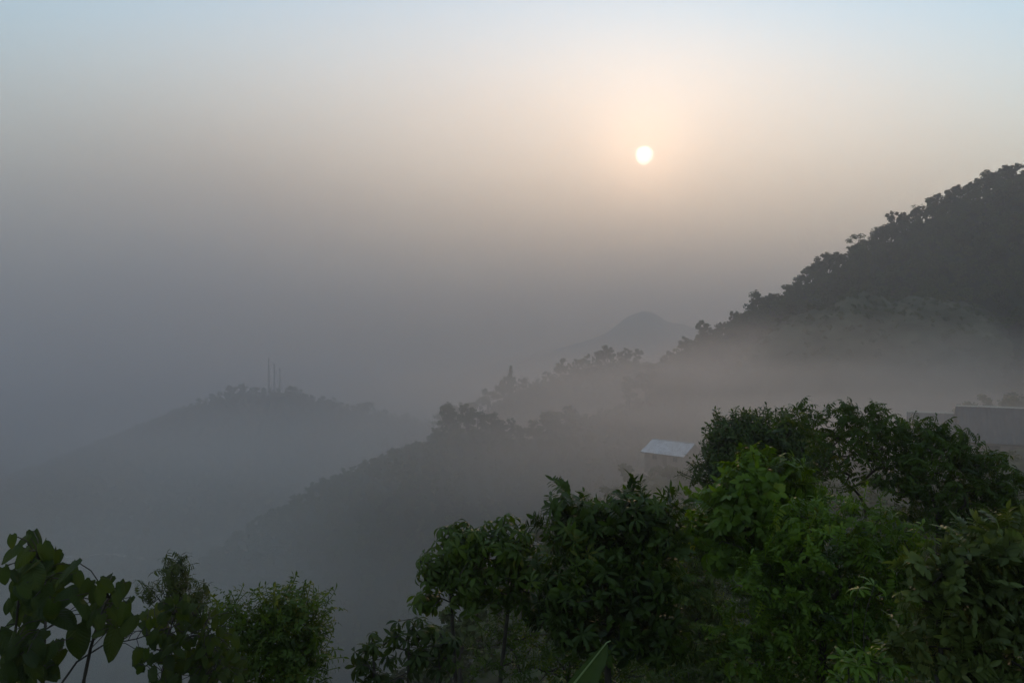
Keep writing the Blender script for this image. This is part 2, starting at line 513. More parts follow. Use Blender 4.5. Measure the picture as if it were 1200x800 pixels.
def grow(base, targets, r, trunk_top, r_base, stem_pts=None):
    """branches that run from a trunk to every target: returns trunk path + list of (path, radii)"""
    nodes = []            # (pos, parent)
    path = stem_pts or [base, base.lerp(trunk_top, .35) + Vector((r.uniform(-.05, .05), r.uniform(-.05, .05), 0)), base.lerp(trunk_top, .7) + Vector((r.uniform(-.08, .08), r.uniform(-.08, .08), 0)), trunk_top]
    # resample
    fine = []
    for a, b in zip(path[:-1], path[1:]):
        for k in range(3): fine.append(a.lerp(b, k / 3))
    fine.append(path[-1])
    for k, p in enumerate(fine): nodes.append([p, k - 1, 0])
    ntr = len(fine)
    first = max(2, int(ntr * .35))
    cen = trunk_top
    order = sorted(targets, key=lambda q: (q - cen).length)
    ends = []
    pos = np.array([tuple(n_[0]) for n_ in nodes])
    for q in order:
        d = np.linalg.norm(pos - np.array(q), axis=1)
        pen = np.maximum(0, pos[:, 2] - q.z) * 0.8
        d = d + pen; d[:first] += 50
        j = int(d.argmin())
        p0 = nodes[j][0]; dist = (q - p0).length
        seg = max(1, min(4, int(dist / 0.18)))
        par = j
        bend = Vector((r.uniform(-1, 1), r.uniform(-1, 1), r.uniform(.0, .8))) * dist * .10
        new = []
        for k in range(1, seg + 1):
            t_ = k / seg
            p = p0.lerp(q, t_) + bend * math.sin(math.pi * t_)
            nodes.append([p, par, 0]); par = len(nodes) - 1; new.append(tuple(p))
        pos = np.vstack([pos, np.array(new)])
        ends.append(par)
    for e in ends:
        k = e
        while k >= 0:
            nodes[k][2] += 1; k = nodes[k][1]
    tot = max(1, len(ends))
    rad = lambda k: max(.0035, r_base * (max(nodes[k][2], 1) / tot) ** 0.46)
    trunk = ([nodes[k][0] for k in range(ntr)], [r_base * (1.15 - .45 * k / ntr) for k in range(ntr)])
    kids = {}
    for k in range(ntr, len(nodes)): kids.setdefault(nodes[k][1], []).append(k)
    V, Fc = [], []
    stack = [(p_, c_) for p_ in range(ntr) for c_ in kids.get(p_, [])]
    while stack:
        p_, c_ = stack.pop()
        chain = [p_, c_]
        while True:
            ks = kids.get(chain[-1], [])
            if not ks: break
            ks = sorted(ks, key=lambda k: -nodes[k][2])
            for o_ in ks[1:]: stack.append((chain[-1], o_))
            chain.append(ks[0])
        rr = [rad(chain[1])] + [rad(k) for k in chain[1:]]
        tube([nodes[k][0] for k in chain], rr, 4, V, Fc)
    return trunk, (V, Fc)

def join_sprays(name, meshes, mats4, parent, mat, offset):
    """many sprays in one mesh (the dense inside of a crown)"""
    VV, LL, base = [], [], 0
    cache = {}
    for me, m4 in mats4:
        if me.name not in cache:
            co = np.empty(len(me.vertices) * 3); me.vertices.foreach_get('co', co)
            cache[me.name] = (co.reshape(-1, 3), [tuple(p.vertices) for p in me.polygons])
        co, fs = cache[me.name]
        m_ = np.array(m4)
        VV.append(co @ m_[:3, :3].T + m_[:3, 3]); LL.append((fs, base)); base += len(co)
    V = np.vstack(VV) - np.array(offset)
    Fc = [tuple(i + b_ for i in f) for fs, b_ in LL for f in fs]
    me = bpy.data.meshes.new(name); me.from_pydata(V.tolist(), [], Fc); me.materials.append(mat)
    me.polygons.foreach_set('use_smooth', [True] * len(me.polygons)); me.update()
    o = link(bpy.data.objects.new(name, me), parent); o['kind'] = 'stuff'
    return o

def lobes_to_points(lobes, d, n, r, depth=1.0, shell=0.33, jd=0.0):
    """points spread through crown lobes given as photo ellipses (px, py, rx, ry[, depth offset]) at depth d"""
    out = []
    wts = [l[2] * l[3] for l in lobes]
    for _ in range(n):
        l = r.choices(lobes, wts)[0]
        dd = d + (l[4] if len(l) > 4 else 0)
        c = P(l[0], l[1], dd)
        while True:
            v = Vector((r.gauss(0, 1), r.gauss(0, 1), r.gauss(0, 1)))
            if v.length > .01: break
        v = v.normalized() * (r.random() ** shell) * (r.uniform(1.05, 1.32) if r.random() < .16 else 1.0)
        if v.z < -.2: v.z *= .6
        rx, rz = l[2] / F * dd, l[3] / F * dd
        out.append((c + Vector((v.x * rx, v.y * max(rx, rz) * depth, v.z * rz)), v, c))
    return out

def plant(name, label, cat, d, base_px, lobes, spray, mat, n_parts, n_fill, seed, r_base=.04, scale=1.0, top_px=None, depth=1.0, group=None, part='leaf_spray', out_bias=.9, up_bias=.5, stems=1, nvar=4, shell=.33, bark=None):
    r = random.Random(seed)
    xb = (base_px - 600) / F * d
    zb = float(ground_h(np.array([xb]), np.array([d]))[0]) - .05
    base = Vector((xb, d, zb))
    root = empty(name, base)
    tag(root, label, cat, group)
    meshes = [m_ for sp_ in ((spray,) if isinstance(spray, str) else spray) for m_ in variants(part, SPRAY[sp_], nvar, LEAF[mat], seed * 13 + 5)]
    pts = lobes_to_points(lobes, d, n_parts + n_fill, r, depth, shell)
    pts = [q for q in pts if q[0].z > zb + .12]
    # the points that lie farthest out become the single sprays
    pts.sort(key=lambda q: -(q[1].length + .25 * q[1].z - .22 * q[1].y + r.uniform(0, .25)))
    def m4(q):
        p, v, c = q
        dr = Vector((v.x * out_bias, v.y * out_bias, v.z * out_bias + up_bias)) + Vector((r.gauss(0, .35), r.gauss(0, .35), r.gauss(0, .25)))
        s_ = scale * r.uniform(.75, 1.2)
        return p, rot_to(dr, r.uniform(0, 6.28)), s_
    for q in pts[:n_parts]:
        p, ro, s_ = m4(q)
        o = bpy.data.objects.new(part, r.choice(meshes)); o.rotation_mode = 'QUATERNION'
        o.location = p - base; o.rotation_quaternion = ro; o.scale = (s_,) * 3
        link(o, root)
    fill = []
    for q in pts[n_parts:]:
        p, ro, s_ = m4(q)
        fill.append((r.choice(meshes), Matrix.LocRotScale(p, ro, (s_,) * 3)))
    if fill: join_sprays('inner_foliage', meshes, fill, root, LEAF[mat], base)
    cx = sum(q[0].x for q in pts) / len(pts); cy_ = sum(q[0].y for q in pts) / len(pts)
    zs = sorted(q[0].z for q in pts)
    tp = P(top_px[0], top_px[1], d) if top_px else Vector((cx, cy_, zs[int(len(zs) * .55)]))
    bk = bark or M['bark']
    groups_ = [[] for _ in range(stems)]
    sel = [q[0] for q in pts]; r.shuffle(sel); sel = sel[:min(len(sel), 260)]
    sel.sort(key=lambda q: q.x)
    for k, q in enumerate(sel): groups_[min(stems - 1, k * stems // len(sel))].append(q)
    for k in range(stems):
        g_ = groups_[k]
        t_ = tp if stems == 1 else Vector((sum(q.x for q in g_) / len(g_), sum(q.y for q in g_) / len(g_), tp.z))
        b_ = base + Vector(((k - (stems - 1) / 2) * .18, r.uniform(-.1, .1), 0))
        tr, br = grow(b_, g_, r, t_, r_base * (1 if stems == 1 else .75))
        tV, tF = tube([p - base for p in tr[0]], tr[1], 8)
        link(bpy.data.objects.new('trunk' if stems == 1 else 'stem', data_mesh('trunk', tV, tF, [bk])), root)
        if br[0]:
            link(bpy.data.objects.new('branches', data_mesh('branches', [v - base for v in br[0]], br[1], [bk])), root)
    return root

# ------------------------------------------------------------------ far trees
def clump_tree(kind, seed, quads):
    """crown of many leaf-sized faces gathered in clumps, and a trunk with limbs; unit height 1"""
    r = random.Random(seed)
    V, Fc = [], []
    cl = []
    if kind == 'round':
        for _ in range(16):
            a = r.uniform(0, 6.28); rr = r.random() ** .5 * .30; z = r.uniform(.28, .88)
            k = math.sqrt(max(.05, 1 - ((z - .58) / .40) ** 2))
            cl.append((rr * k * math.cos(a), rr * k * math.sin(a), z, r.uniform(.07, .15)))
    elif kind == 'spire':
        for i in range(18):
            z = .2 + .78 * i / 18; a = r.uniform(0, 6.28); w = .26 * (1.0 - z) ** .9
            cl.append((w * math.cos(a) * .7, w * math.sin(a) * .7, z, .018 + w * .55))
    elif kind == 'tall':
        for _ in range(14):
            a = r.uniform(0, 6.28); z = r.uniform(.35, .95); rr = r.random() ** .5 * .17 * math.sin(math.pi * min(1, (z - .2) / .85)) * 1.5
            cl.append((rr * math.cos(a), rr * math.sin(a), z, r.uniform(.05, .12)))
    elif kind == 'sparse':
        for _ in range(7):
            a = r.uniform(0, 6.28); z = r.uniform(.6, .95); rr = r.uniform(.05, .28)
            cl.append((rr * math.cos(a), rr * math.sin(a), z, r.uniform(.05, .10)))
    elif kind == 'shrub':
        for _ in range(10):
            a = r.uniform(0, 6.28); rr = r.random() ** .5 * .5; z = r.uniform(.15, .85) * (1 - rr * .6)
            cl.append((rr * math.cos(a), rr * math.sin(a), z, r.uniform(.12, .24)))
    for _ in range(quads):
        c = r.choice(cl)
        v = Vector((r.gauss(0, 1), r.gauss(0, 1), r.gauss(0, 1))).normalized() * c[3] * r.random() ** .4
        p = Vector(c[:3]) + Vector((v.x, v.y, v.z * .8))
        s_ = r.uniform(.016, .034) * (1.5 if kind == 'shrub' else 1)
        n_ = (v.normalized() * .6 + Vector((r.gauss(0, .5), r.gauss(0, .5), r.gauss(.4, .5)))).normalized()
        q = rot_to(n_, r.uniform(0, 6.28)).to_matrix()
        b_ = len(V)
        for cx, cy2 in ((-1, -.7), (1, -.7), (1.1, .7), (-.9, .7)):
            V.append(p + q @ Vector((cx * s_, cy2 * s_, r.uniform(-.25, .25) * s_)))
        Fc.append((b_, b_ + 1, b_ + 2, b_ + 3))
    crown = data_mesh('crown', V, Fc, [M['wood']], smooth=False)
    tV, tF = [], []
    top = max(c[2] for c in cl) - .05
    tube([Vector((0, 0, -.06)), Vector((.01, 0, top * .4)), Vector((-.01, .01, top))], [.022, .016, .004], 5, tV, tF)
    for c in cl[:9]:
        z0 = max(.1, c[2] - r.uniform(.12, .3))
        tube([Vector((0, 0, min(z0, top))), Vector((c[0] * .6, c[1] * .6, (z0 + c[2]) / 2)), Vector(c[:3])], [.010, .006, .003], 4, tV, tF)
    trunk = data_mesh('trunk', tV, tF, [M['bark']])
    return crown, trunk

FAR = {k: [clump_tree(k, 100 + i * 7 + hash_, q) for i in range(n_)] for k, n_, q, hash_ in
       (('round', 6, 900, 1), ('tall', 4, 700, 2), ('spire', 2, 800, 3), ('sparse', 2, 320, 4), ('shrub', 4, 420, 5))}

def far_tree(name, px, py_top, ridge_, kind, label, group, width=1.0, d=None, var=None, hfun=surf_h, cat='tree', minh=4.0):
    """a tree standing on the ridge line below the photo's skyline point"""
    if d is None:
        pxs = ridge_[:, 0] / ridge_[:, 1] * F + 600
        o_ = np.argsort(pxs); d = float(np.interp(px, pxs[o_], ridge_[o_, 1]))
    x = (px - 600) / F * d
    zb = float(hfun(np.array([x]), np.array([d]))[0]) - .3
    zt = (400 - py_top) / F * d
    h = max(minh, zt - zb)
    root = empty(name, (x, d, zb), random.uniform(0, 6.28))
    tag(root, label, cat, group)
    cr, tk = FAR[kind][var if var is not None else random.randrange(len(FAR[kind]))]
    for nm, me in (('crown', cr), ('trunk', tk)):
        o = bpy.data.objects.new(nm, me); o.scale = (h * width, h * width, h); link(o, root)
    return root

# distinctive trees on the skylines
far_tree('broad_tree', 1006, 272, R1, 'round', 'wide dark domed tree bulging from the skyline of the steep forested hill', None, 1.15, var=0)
far_tree('sparse_tree', 1048, 246, R1, 'sparse', 'thin sparse tree with open crown sticking up from the hill skyline', None, .9, var=0)
far_tree('broad_tree', 827, 371, R1, 'round', 'lone round-headed tree at the foot of the hill skyline, beside the far peak', None, 1.0, var=4)
far_tree('broad_tree', 881, 339, R1, 'round', 'bushy tree on the hill skyline just above the lone round-headed tree', None, 1.0, var=2)
far_tree('conifer_tree', 599, 427, RM, 'spire', 'tall pointed tree rising from the misty lower ridge', None, .9, var=0)
far_tree('tall_tree', 757, 418, RF, 'tall', 'tall dark tree standing in mist in front of the lower ridge', None, 1.1, d=398, var=2)
far_tree('tall_tree', 738, 440, RF, 'tall', 'shorter tree beside the tall dark tree in the mist', None, 1.3, d=396, var=0)
far_tree('broad_tree', 652, 474, RF, 'round', 'broad flat-topped tree fading into mist on the front spur', None, 1.5, var=3)
SK1 = [(1192, 187), (1179, 193), (1158, 199), (1142, 205), (1117, 214), (1092, 228), (1065, 245), (1033, 260), (987, 296), (971, 292), (958, 299), (946, 311), (921, 330), (900, 343), (858, 364), (844, 375), (804, 392), (785, 411), (770, 428)]
SKM = [(747, 408), (733, 406), (713, 404), (703, 407), (687, 413), (673, 420), (657, 418), (640, 434), (613, 440), (590, 440), (572, 453), (550, 467), (530, 470), (517, 478)]
SKF = [(700, 484), (667, 474), (625, 490), (598, 489), (575, 482), (548, 470), (528, 470), (510, 498)]
SKT = [(200, 478), (232, 466), (268, 451), (283, 449), (300, 451), (345, 450), (353, 455), (378, 463), (393, 464), (408, 472), (420, 470), (432, 469), (450, 478), (475, 482), (500, 488)]
LOOK = {'round': 'round-crowned', 'tall': 'narrow', 'spire': 'pointed', 'sparse': 'thin'}
def skyline(anchors, R_, step, jit, label, group, kinds, name, width=(.8, 1.2)):
    """label: function (x in the photo) -> where along the ridge the tree stands"""
    xs_ = np.array([a_[0] for a_ in anchors]); ys_ = np.array([a_[1] for a_ in anchors]); o_ = np.argsort(xs_)
    spots = [(a_[0] + random.uniform(-1.5, 1.5), a_[1], 4.0) for a_ in anchors]
    x = xs_.min() + step * .5
    while x < xs_.max():
        spots.append((x + random.uniform(-2, 2), float(np.interp(x, xs_[o_], ys_[o_])) + random.uniform(1, jit), 3.5))
        x += step * random.uniform(.7, 1.3)
    for x, y, mh in spots:
        k_ = random.choice(kinds)
        far_tree(name, x, y, R_, k_, LOOK[k_] + ' ' + label(x), group + ', ' + LOOK[k_], random.uniform(*width), minh=mh)
def lab1(x):
    return ('tree on the steep hill skyline, higher up than the arching bamboo' if x > 1075 else 'tree on the hill skyline between the arching bamboo and the wide domed tree' if x > 1006 else
            'tree on the hill skyline between the wide domed tree and the bushy tree' if x > 881 else 'tree on the hill skyline downhill of the bushy tree')
def labm(x):
    return 'hazy tree on the lower ridge crest, uphill of the tall pointed tree' if x > 599 else 'hazy tree low on the lower ridge, downhill of the tall pointed tree'
def labf(x):
    return 'misty tree on the front spur near the broad flat-topped tree' if x > 600 else 'misty tree at the far low tip of the front spur'
def labt(x):
    return 'faint tree on the misty hilltop close beside the radio masts' if 280 < x < 365 else 'faint tree on the crest running down from the masts to the lower ridge' if x >= 365 else 'faint tree on the crest falling from the masts towards the open valley'
skyline(SK1, R1, 6.5, 8, lab1, 'trees along the steep hill skyline', ('round', 'round', 'tall'), 'skyline_tree', (.85, 1.25))
skyline(SKM, RM, 7, 9, labm, 'trees along the lower ridge', ('round', 'tall', 'tall'), 'ridge_tree', (.8, 1.2))
skyline(SKF, RF, 8, 10, labf, 'trees on the front spur', ('round', 'tall'), 'spur_tree', (.9, 1.3))
skyline(SKT, RT, 9, 5, labt, 'trees on the crest of the mast hill', ('round', 'round', 'tall'), 'crest_tree', (.9, 1.4))

def bamboo_far(px, py, d, label):
    x = (px - 600) / F * d; zb = float(hill1_h(np.array([x]), np.array([d]))[0]) - .3
    top = (400 - py) / F * d - zb
    root = tag(empty('bamboo_clump', (x, d, zb)), label, 'bamboo')
    r = random.Random(5)
    for k in range(5):
        a = r.uniform(-.6, 3.6); reach = r.uniform(.18, .42) * top
        path = [Vector((math.cos(a) * reach * (t_ ** 2.4), math.sin(a) * reach * .3 * t_ ** 2, top * math.sin(min(1.0, t_ * 1.05) * 1.75) / math.sin(1.57) * (.8 + .2 * r.random()))) for t_ in np.linspace(0, 1, 9)]
        V, Fc = tube(path, [.09 * (1 - .85 * i / 8) for i in range(9)], 5)
        for p in path[3:]:
            for _ in range(16):
                q = rot_to((r.gauss(0, 1), r.gauss(0, 1), r.gauss(0, 1)), 0).to_matrix(); b_ = len(V)
                c_ = p + Vector((r.gauss(0, .35), r.gauss(0, .35), r.gauss(-.2, .35)))
                for cx, cy2 in ((-.28, 0), (0, -.09), (.28, 0), (0, .09)): V.append(c_ + q @ Vector((cx, cy2, 0)))
                Fc.append((b_, b_ + 1, b_ + 2, b_ + 3))
        o = link(bpy.data.objects.new('cane', data_mesh('cane', V, Fc, [M['wood']], False)), root); o['kind'] = 'stuff'
bamboo_far(1075, 239, 404, 'arching bamboo clump curling over the hill skyline')

# ------------------------------------------------------------------ the woods that read as one mass
def scatter(name, pts, meshes, smin, smax, seed, wmin=.8, wmax=1.3, tilt=0.0):
    r = np.random.default_rng(seed); n = len(pts)
    col = bpy.data.collections.new(name + '_kinds')
    for i, me in enumerate(meshes):
        col.objects.link(bpy.data.objects.new('%s_%02d' % (name, i), me))
    me = bpy.data.meshes.new(name); me.from_pydata(np.asarray(pts).tolist(), [], [])
    s_ = r.uniform(smin, smax, n); w_ = s_ * r.uniform(wmin, wmax, n)
    at = me.attributes.new('scl', 'FLOAT_VECTOR', 'POINT'); at.data.foreach_set('vector', np.c_[w_, w_, s_].ravel())
    at = me.attributes.new('rot', 'FLOAT_VECTOR', 'POINT'); at.data.foreach_set('vector', np.c_[r.uniform(-tilt, tilt, n), r.uniform(-tilt, tilt, n), r.uniform(0, 6.28, n)].ravel())
    at = me.attributes.new('pick', 'INT', 'POINT'); at.data.foreach_set('value', r.integers(0, len(meshes), n).astype(np.int32))
    o = link(bpy.data.objects.new(name, me)); o['kind'] = 'stuff'
    ng = bpy.data.node_groups.new(name, 'GeometryNodeTree')
    ng.interface.new_socket('Geometry', in_out='INPUT', socket_type='NodeSocketGeometry')
    ng.interface.new_socket('Geometry', in_out='OUTPUT', socket_type='NodeSocketGeometry')
    N, Lk = ng.nodes, ng.links
    gi, go = N.new('NodeGroupInput'), N.new('NodeGroupOutput')
    ci = N.new('GeometryNodeCollectionInfo'); ci.inputs['Collection'].default_value = col
    ci.inputs['Separate Children'].default_value = True; ci.inputs['Reset Children'].default_value = True
    ip = N.new('GeometryNodeInstanceOnPoints'); ip.inputs['Pick Instance'].default_value = True
    def na(nm, ty):
        x = N.new('GeometryNodeInputNamedAttribute'); x.data_type = ty; x.inputs['Name'].default_value = nm; return x
    Lk.new(gi.outputs[0], ip.inputs['Points']); Lk.new(ci.outputs[0], ip.inputs['Instance'])
    Lk.new(na('pick', 'INT').outputs[0], ip.inputs['Instance Index'])
    e2r = N.new('FunctionNodeEulerToRotation'); Lk.new(na('rot', 'FLOAT_VECTOR').outputs[0], e2r.inputs[0])
    Lk.new(e2r.outputs[0], ip.inputs['Rotation']); Lk.new(na('scl', 'FLOAT_VECTOR').outputs[0], ip.inputs['Scale'])
    Lk.new(ip.outputs[0], go.inputs[0])
    md = o.modifiers.new('scatter', 'NODES'); md.node_group = ng
    return o

def jgrid(x0, x1, y0, y1, step, seed):
    r = np.random.default_rng(seed)
    X, Y = np.meshgrid(np.arange(x0, x1, step), np.arange(y0, y1, step))
    X = X + r.uniform(-.45, .45, X.shape) * step; Y = Y + r.uniform(-.45, .45, Y.shape) * step
    return X.ravel(), Y.ravel()

def joined(crown, trunk, name):
    V = [v.co.copy() for v in crown.vertices]; Fc = [tuple(p.vertices) for p in crown.polygons]; n0, f0 = len(V), len(Fc)
    V += [v.co.copy() for v in trunk.vertices]; Fc += [tuple(i + n0 for i in p.vertices) for p in trunk.polygons]
    me = data_mesh(name, V, Fc, [M['wood'], M['bark']], False)
    me.polygons.foreach_set('material_index', [0] * f0 + [1] * (len(Fc) - f0)); me.update()
    return me
WOODS = [joined(c_, t_, 'wood_tree') for k in ('round', 'round', 'tall') for c_, t_ in FAR[k]]
SHRUBS = [joined(c_, t_, 'shrub') for c_, t_ in FAR['shrub']]

X, Y = jgrid(15, 470, 150, 470, 5.6, 41)
h = hill1_h(X, Y); _, dr, sd = ridge_h(X, Y, R1, .46, .6)
k = (h > ground_h(X, Y)) & (knoll_h(X, Y) < h - .5) & ((dr > 3) & (sd < 0) | (sd >= 0) & (dr > 6) & (dr < 22)) & (X < Y * 0.9 + 25)
# behind the crest the trees must stay below the skyline
p_ = np.c_[X, Y, h][k]; p_[:, 2] -= np.where(sd[k] >= 0, 3.5, np.where(dr[k] < 14, 2.2, .3))
scatter('hillside_forest', p_, WOODS, 6.5, 11.5, 42)
X, Y = jgrid(-330, 190, 215, 600, 7, 43)
h = np.maximum(hillm_h(X, Y), hillf_h(X, Y)); _, dm, _s = ridge_h(X, Y, RM, .5, .5); _, df, sf = ridge_h(X, Y, RF, .5, .5)
k = (h > ground_h(X, Y)) & (h > hill1_h(X, Y) - 2) & (dm > 3) & (df > 3)
scatter('ridge_forest', np.c_[X, Y, h - np.where(np.minimum(dm, df) < 14, 3, 1)][k], WOODS, 6, 9.5, 44)
X, Y = jgrid(-900, 330, 560, 960, 10, 45)
h = hillt_h(X, Y); _, dt, st = ridge_h(X, Y, RT, .5, .5)
k = (h > ground_h(X, Y)) & (dt > 3) & (st < 25)
scatter('mast_hill_forest', np.c_[X, Y, h - np.where(dt < 25, 3., .5)][k], WOODS, 7, 12, 46)
X, Y = jgrid(-650, 330, 48, 620, 9, 47)
g = ground_h(X, Y); k = (g >= np.maximum.reduce([f(X, Y) for f in (hill1_h, hillm_h, hillf_h, hillt_h)]) - 1) & (np.abs(X) < Y * 1.05 + 20) & (np.hypot(X - 28, Y - 118) > 17) & (np.hypot(X - 62, Y - 84) > 24)
k &= ~((X > Y * .12) & (Y < 130) & (X > 0))        # the open slope around the houses
scatter('valley_forest', np.c_[X, Y, g - .5][k], WOODS, 5.5, 9.5, 48)
X, Y = jgrid(95, 245, 235, 340, 4.2, 49)
h = knoll_h(X, Y); k = (h > hill1_h(X, Y)) & (fbm(X, Y, 30, 50) > -.25)
scatter('knoll_scrub', np.c_[X, Y, h - .1][k], SHRUBS, 1.2, 3.6, 51)
X, Y = jgrid(-5, 110, 30, 150, 3.2, 52)
g = ground_h(X, Y); k = (X > Y * .05) & (np.hypot(X - 28, Y - 119) > 5.2) & (np.hypot(X - 60, Y - 84) > 15)
scatter('slope_scrub', np.c_[X, Y, g - .1][k], SHRUBS, .9, 2.4, 53)

# ------------------------------------------------------------------ houses and masts
M['tin'] = plain_mat('roof_tin', (0.52, 0.54, 0.57), 0.45, 0.35, noise=(0.36, 0.36, 0.37), nscale=1.2)
M['tin_old'] = plain_mat('roof_tin_weathered', (0.085, 0.083, 0.085), 0.8, 0.0, noise=(0.06, 0.057, 0.056), nscale=.9)
M['plaster'] = plain_mat('wall_plaster', (0.24, 0.20, 0.17), 0.9, noise=(0.16, 0.13, 0.11), nscale=1.5)
M['timber'] = plain_mat('timber', (0.12, 0.085, 0.06), 0.8, noise=(0.06, 0.045, 0.03), nscale=4)
M['glass'] = plain_mat('window_glass', (0.03, 0.035, 0.04), 0.12)
M['steel'] = plain_mat('mast_steel', (0.22, 0.21, 0.21), 0.5, 0.6)
M['cap'] = plain_mat('ridge_cap', (0.62, 0.58, 0.50), 0.35, 0.5)

def boxpart(name, c, s_, mat, parent, rz=0):
    x, y, z = s_[0] / 2, s_[1] / 2, s_[2] / 2
    v = [(a_ * x, b_ * y, e * z) for e in (-1, 1) for b_ in (-1, 1) for a_ in (-1, 1)]
    f = [(0, 2, 3, 1), (4, 5, 7, 6), (0, 1, 5, 4), (2, 6, 7, 3), (0, 4, 6, 2), (1, 3, 7, 5)]
    o = mesh_obj(name, v, f, mat, parent); o.location = c; o.rotation_euler = (0, 0, rz)
    return o

def corrugated(name, p0, p1, q0, q1, mat, parent, waves, thick=.03, amp=.035):
    """sheet roof slope between ridge p0-p1 and eave q0-q1 with its ribs running downhill"""
    V, Fc = [], []; n = waves * 4
    up = (p1 - p0).cross(q0 - p0).normalized()
    if up.z < 0: up = -up
    for lay in (0, 1):
        for i in range(n + 1):
            t_ = i / n; off = up * (amp * math.sin(2 * math.pi * waves * t_) - lay * thick)
            V.append(p0.lerp(p1, t_) + off); V.append(q0.lerp(q1, t_) + off)
    b_ = 2 * (n + 1)
    for i in range(n):
        Fc.append((2 * i, 2 * i + 1, 2 * i + 3, 2 * i + 2)); Fc.append((b_ + 2 * i, b_ + 2 * i + 2, b_ + 2 * i + 3, b_ + 2 * i + 1))
        Fc.append((2 * i, 2 * i + 2, b_ + 2 * i + 2, b_ + 2 * i)); Fc.append((2 * i + 1, b_ + 2 * i + 1, b_ + 2 * i + 3, 2 * i + 3))
    Fc.append((0, b_, b_ + 1, 1)); Fc.append((2 * n, 2 * n + 1, b_ + 2 * n + 1, b_ + 2 * n))
    return link(bpy.data.objects.new(name, data_mesh(name, V, Fc, [mat], False)), parent)

def house(name, label, origin, rz, L, W, wall_h, rise, mat_roof, mat_wall, wins, over=.5, cap=None, doors=()):
    """gabled house: length L along local X, ridge along X; origin = middle of the floor"""
    root = tag(empty(name, origin, rz), label, 'house')
    hx, hy = L / 2, W / 2
    z0 = -1.6
    v = [(-hx, -hy, z0), (hx, -hy, z0), (hx, hy, z0), (-hx, hy, z0), (-hx, -hy, wall_h), (hx, -hy, wall_h), (hx, hy, wall_h), (-hx, hy, wall_h), (-hx, 0, wall_h + rise * .96), (hx, 0, wall_h + rise * .96)]
    f = [(0, 1, 5, 4), (2, 3, 7, 6), (1, 2, 6, 9, 5), (3, 0, 4, 8, 7), (4, 5, 9, 8), (6, 7, 8, 9)]
    mesh_obj('wall', v, f, mat_wall, root)
    k_ = (hy + over) / hy
    ez = wall_h + rise - rise * k_ + .06; rz_ = wall_h + rise + .06
    x0, x1 = -hx - over, hx + over
    for sgn in (-1, 1):
        roof = corrugated('roof', Vector((x0, 0, rz_)), Vector((x1, 0, rz_)), Vector((x0, sgn * hy * k_, ez)), Vector((x1, sgn * hy * k_, ez)), mat_roof, root, max(10, int(L / .45)))
        boxpart('fascia', ((x0 + x1) / 2, sgn * (hy * k_ - .05), ez - .12), (x1 - x0, .05, .16), M['timber'], roof)
    tV, tF = tube([Vector((x0, 0, rz_ + .02)), Vector((x1, 0, rz_ + .02))], [.11, .11], 6)
    tF.append(tuple(range(5, -1, -1)))
    link(bpy.data.objects.new('ridge_cap', data_mesh('ridge_cap', tV, tF, [cap or mat_roof])), root)
    for (wx, wz, ww, wh) in wins:
        w = boxpart('window', (wx, -hy - .03, wz), (ww, .08, wh), M['timber'], root)
        for s_ in (-1, 1):
            boxpart('pane', (s_ * ww * .23, -.05, 0), (ww * .40, .03, wh * .84), M['glass'], w)
    for (dx, dw, dh) in doors:
        dd_ = boxpart('door', (dx, -hy - .03, dh / 2), (dw, .08, dh), M['timber'], root)
        boxpart('handle', (dw * .35, -.06, 0), (.04, .05, .15), M['steel'], dd_)
    return root

# pale roofed hut below the trees: visible slope between photo points ridge (768,516)-(809,520) and eave (748,530)-(791,536)
def by_ridge(px, py, d_, H): return P(px, py, d_) - Vector((0, 0, H))
house('tin_roofed_hut', 'small hut with pale tin roof in the mist below the trees', by_ridge(789, 517, 120, 3.8), math.radians(-43), 7.4, 7.0, 2.2, 1.55, M['tin'], M['plaster'], [(-1.6, 1.3, .9, .8), (2.4, 1.3, .9, .8)], over=.5, doors=[(.4, .85, 1.9)])
house('lean_to_shed', 'low shed with pale strip of roof beside the tin-roofed hut', by_ridge(816, 531, 124, 2.3), math.radians(-43), 4.6, 3.6, 1.7, .55, M['tin'], M['timber'], [(0, 1.0, .6, .5)], over=.35)
house('long_house', 'long house with weathered grey roof half hidden behind the spreading tree', by_ridge(1120, 475, 90, 6.6) + Vector((8.6 * .88, -8.6 * .47, 0)), math.radians(-28), 15.6, 9.0, 3.1, 3.4, M['tin_old'], M['plaster'], [(-5.0, 1.7, 1.3, 1.1), (-1.6, 1.7, 1.3, 1.1), (1.6, 1.7, 1.3, 1.1)], over=.8, cap=M['cap'], doors=[(4.2, 1.0, 2.1)])
house('roof_annex', 'lower grey-roofed annex joined to the end of the long house', by_ridge(1090, 483, 95, 5.5), math.radians(-28), 4.4, 6.5, 2.9, 2.5, M['tin_old'], M['plaster'], [(0, 1.6, 1.0, 1.0)], over=.6, cap=M['cap'])

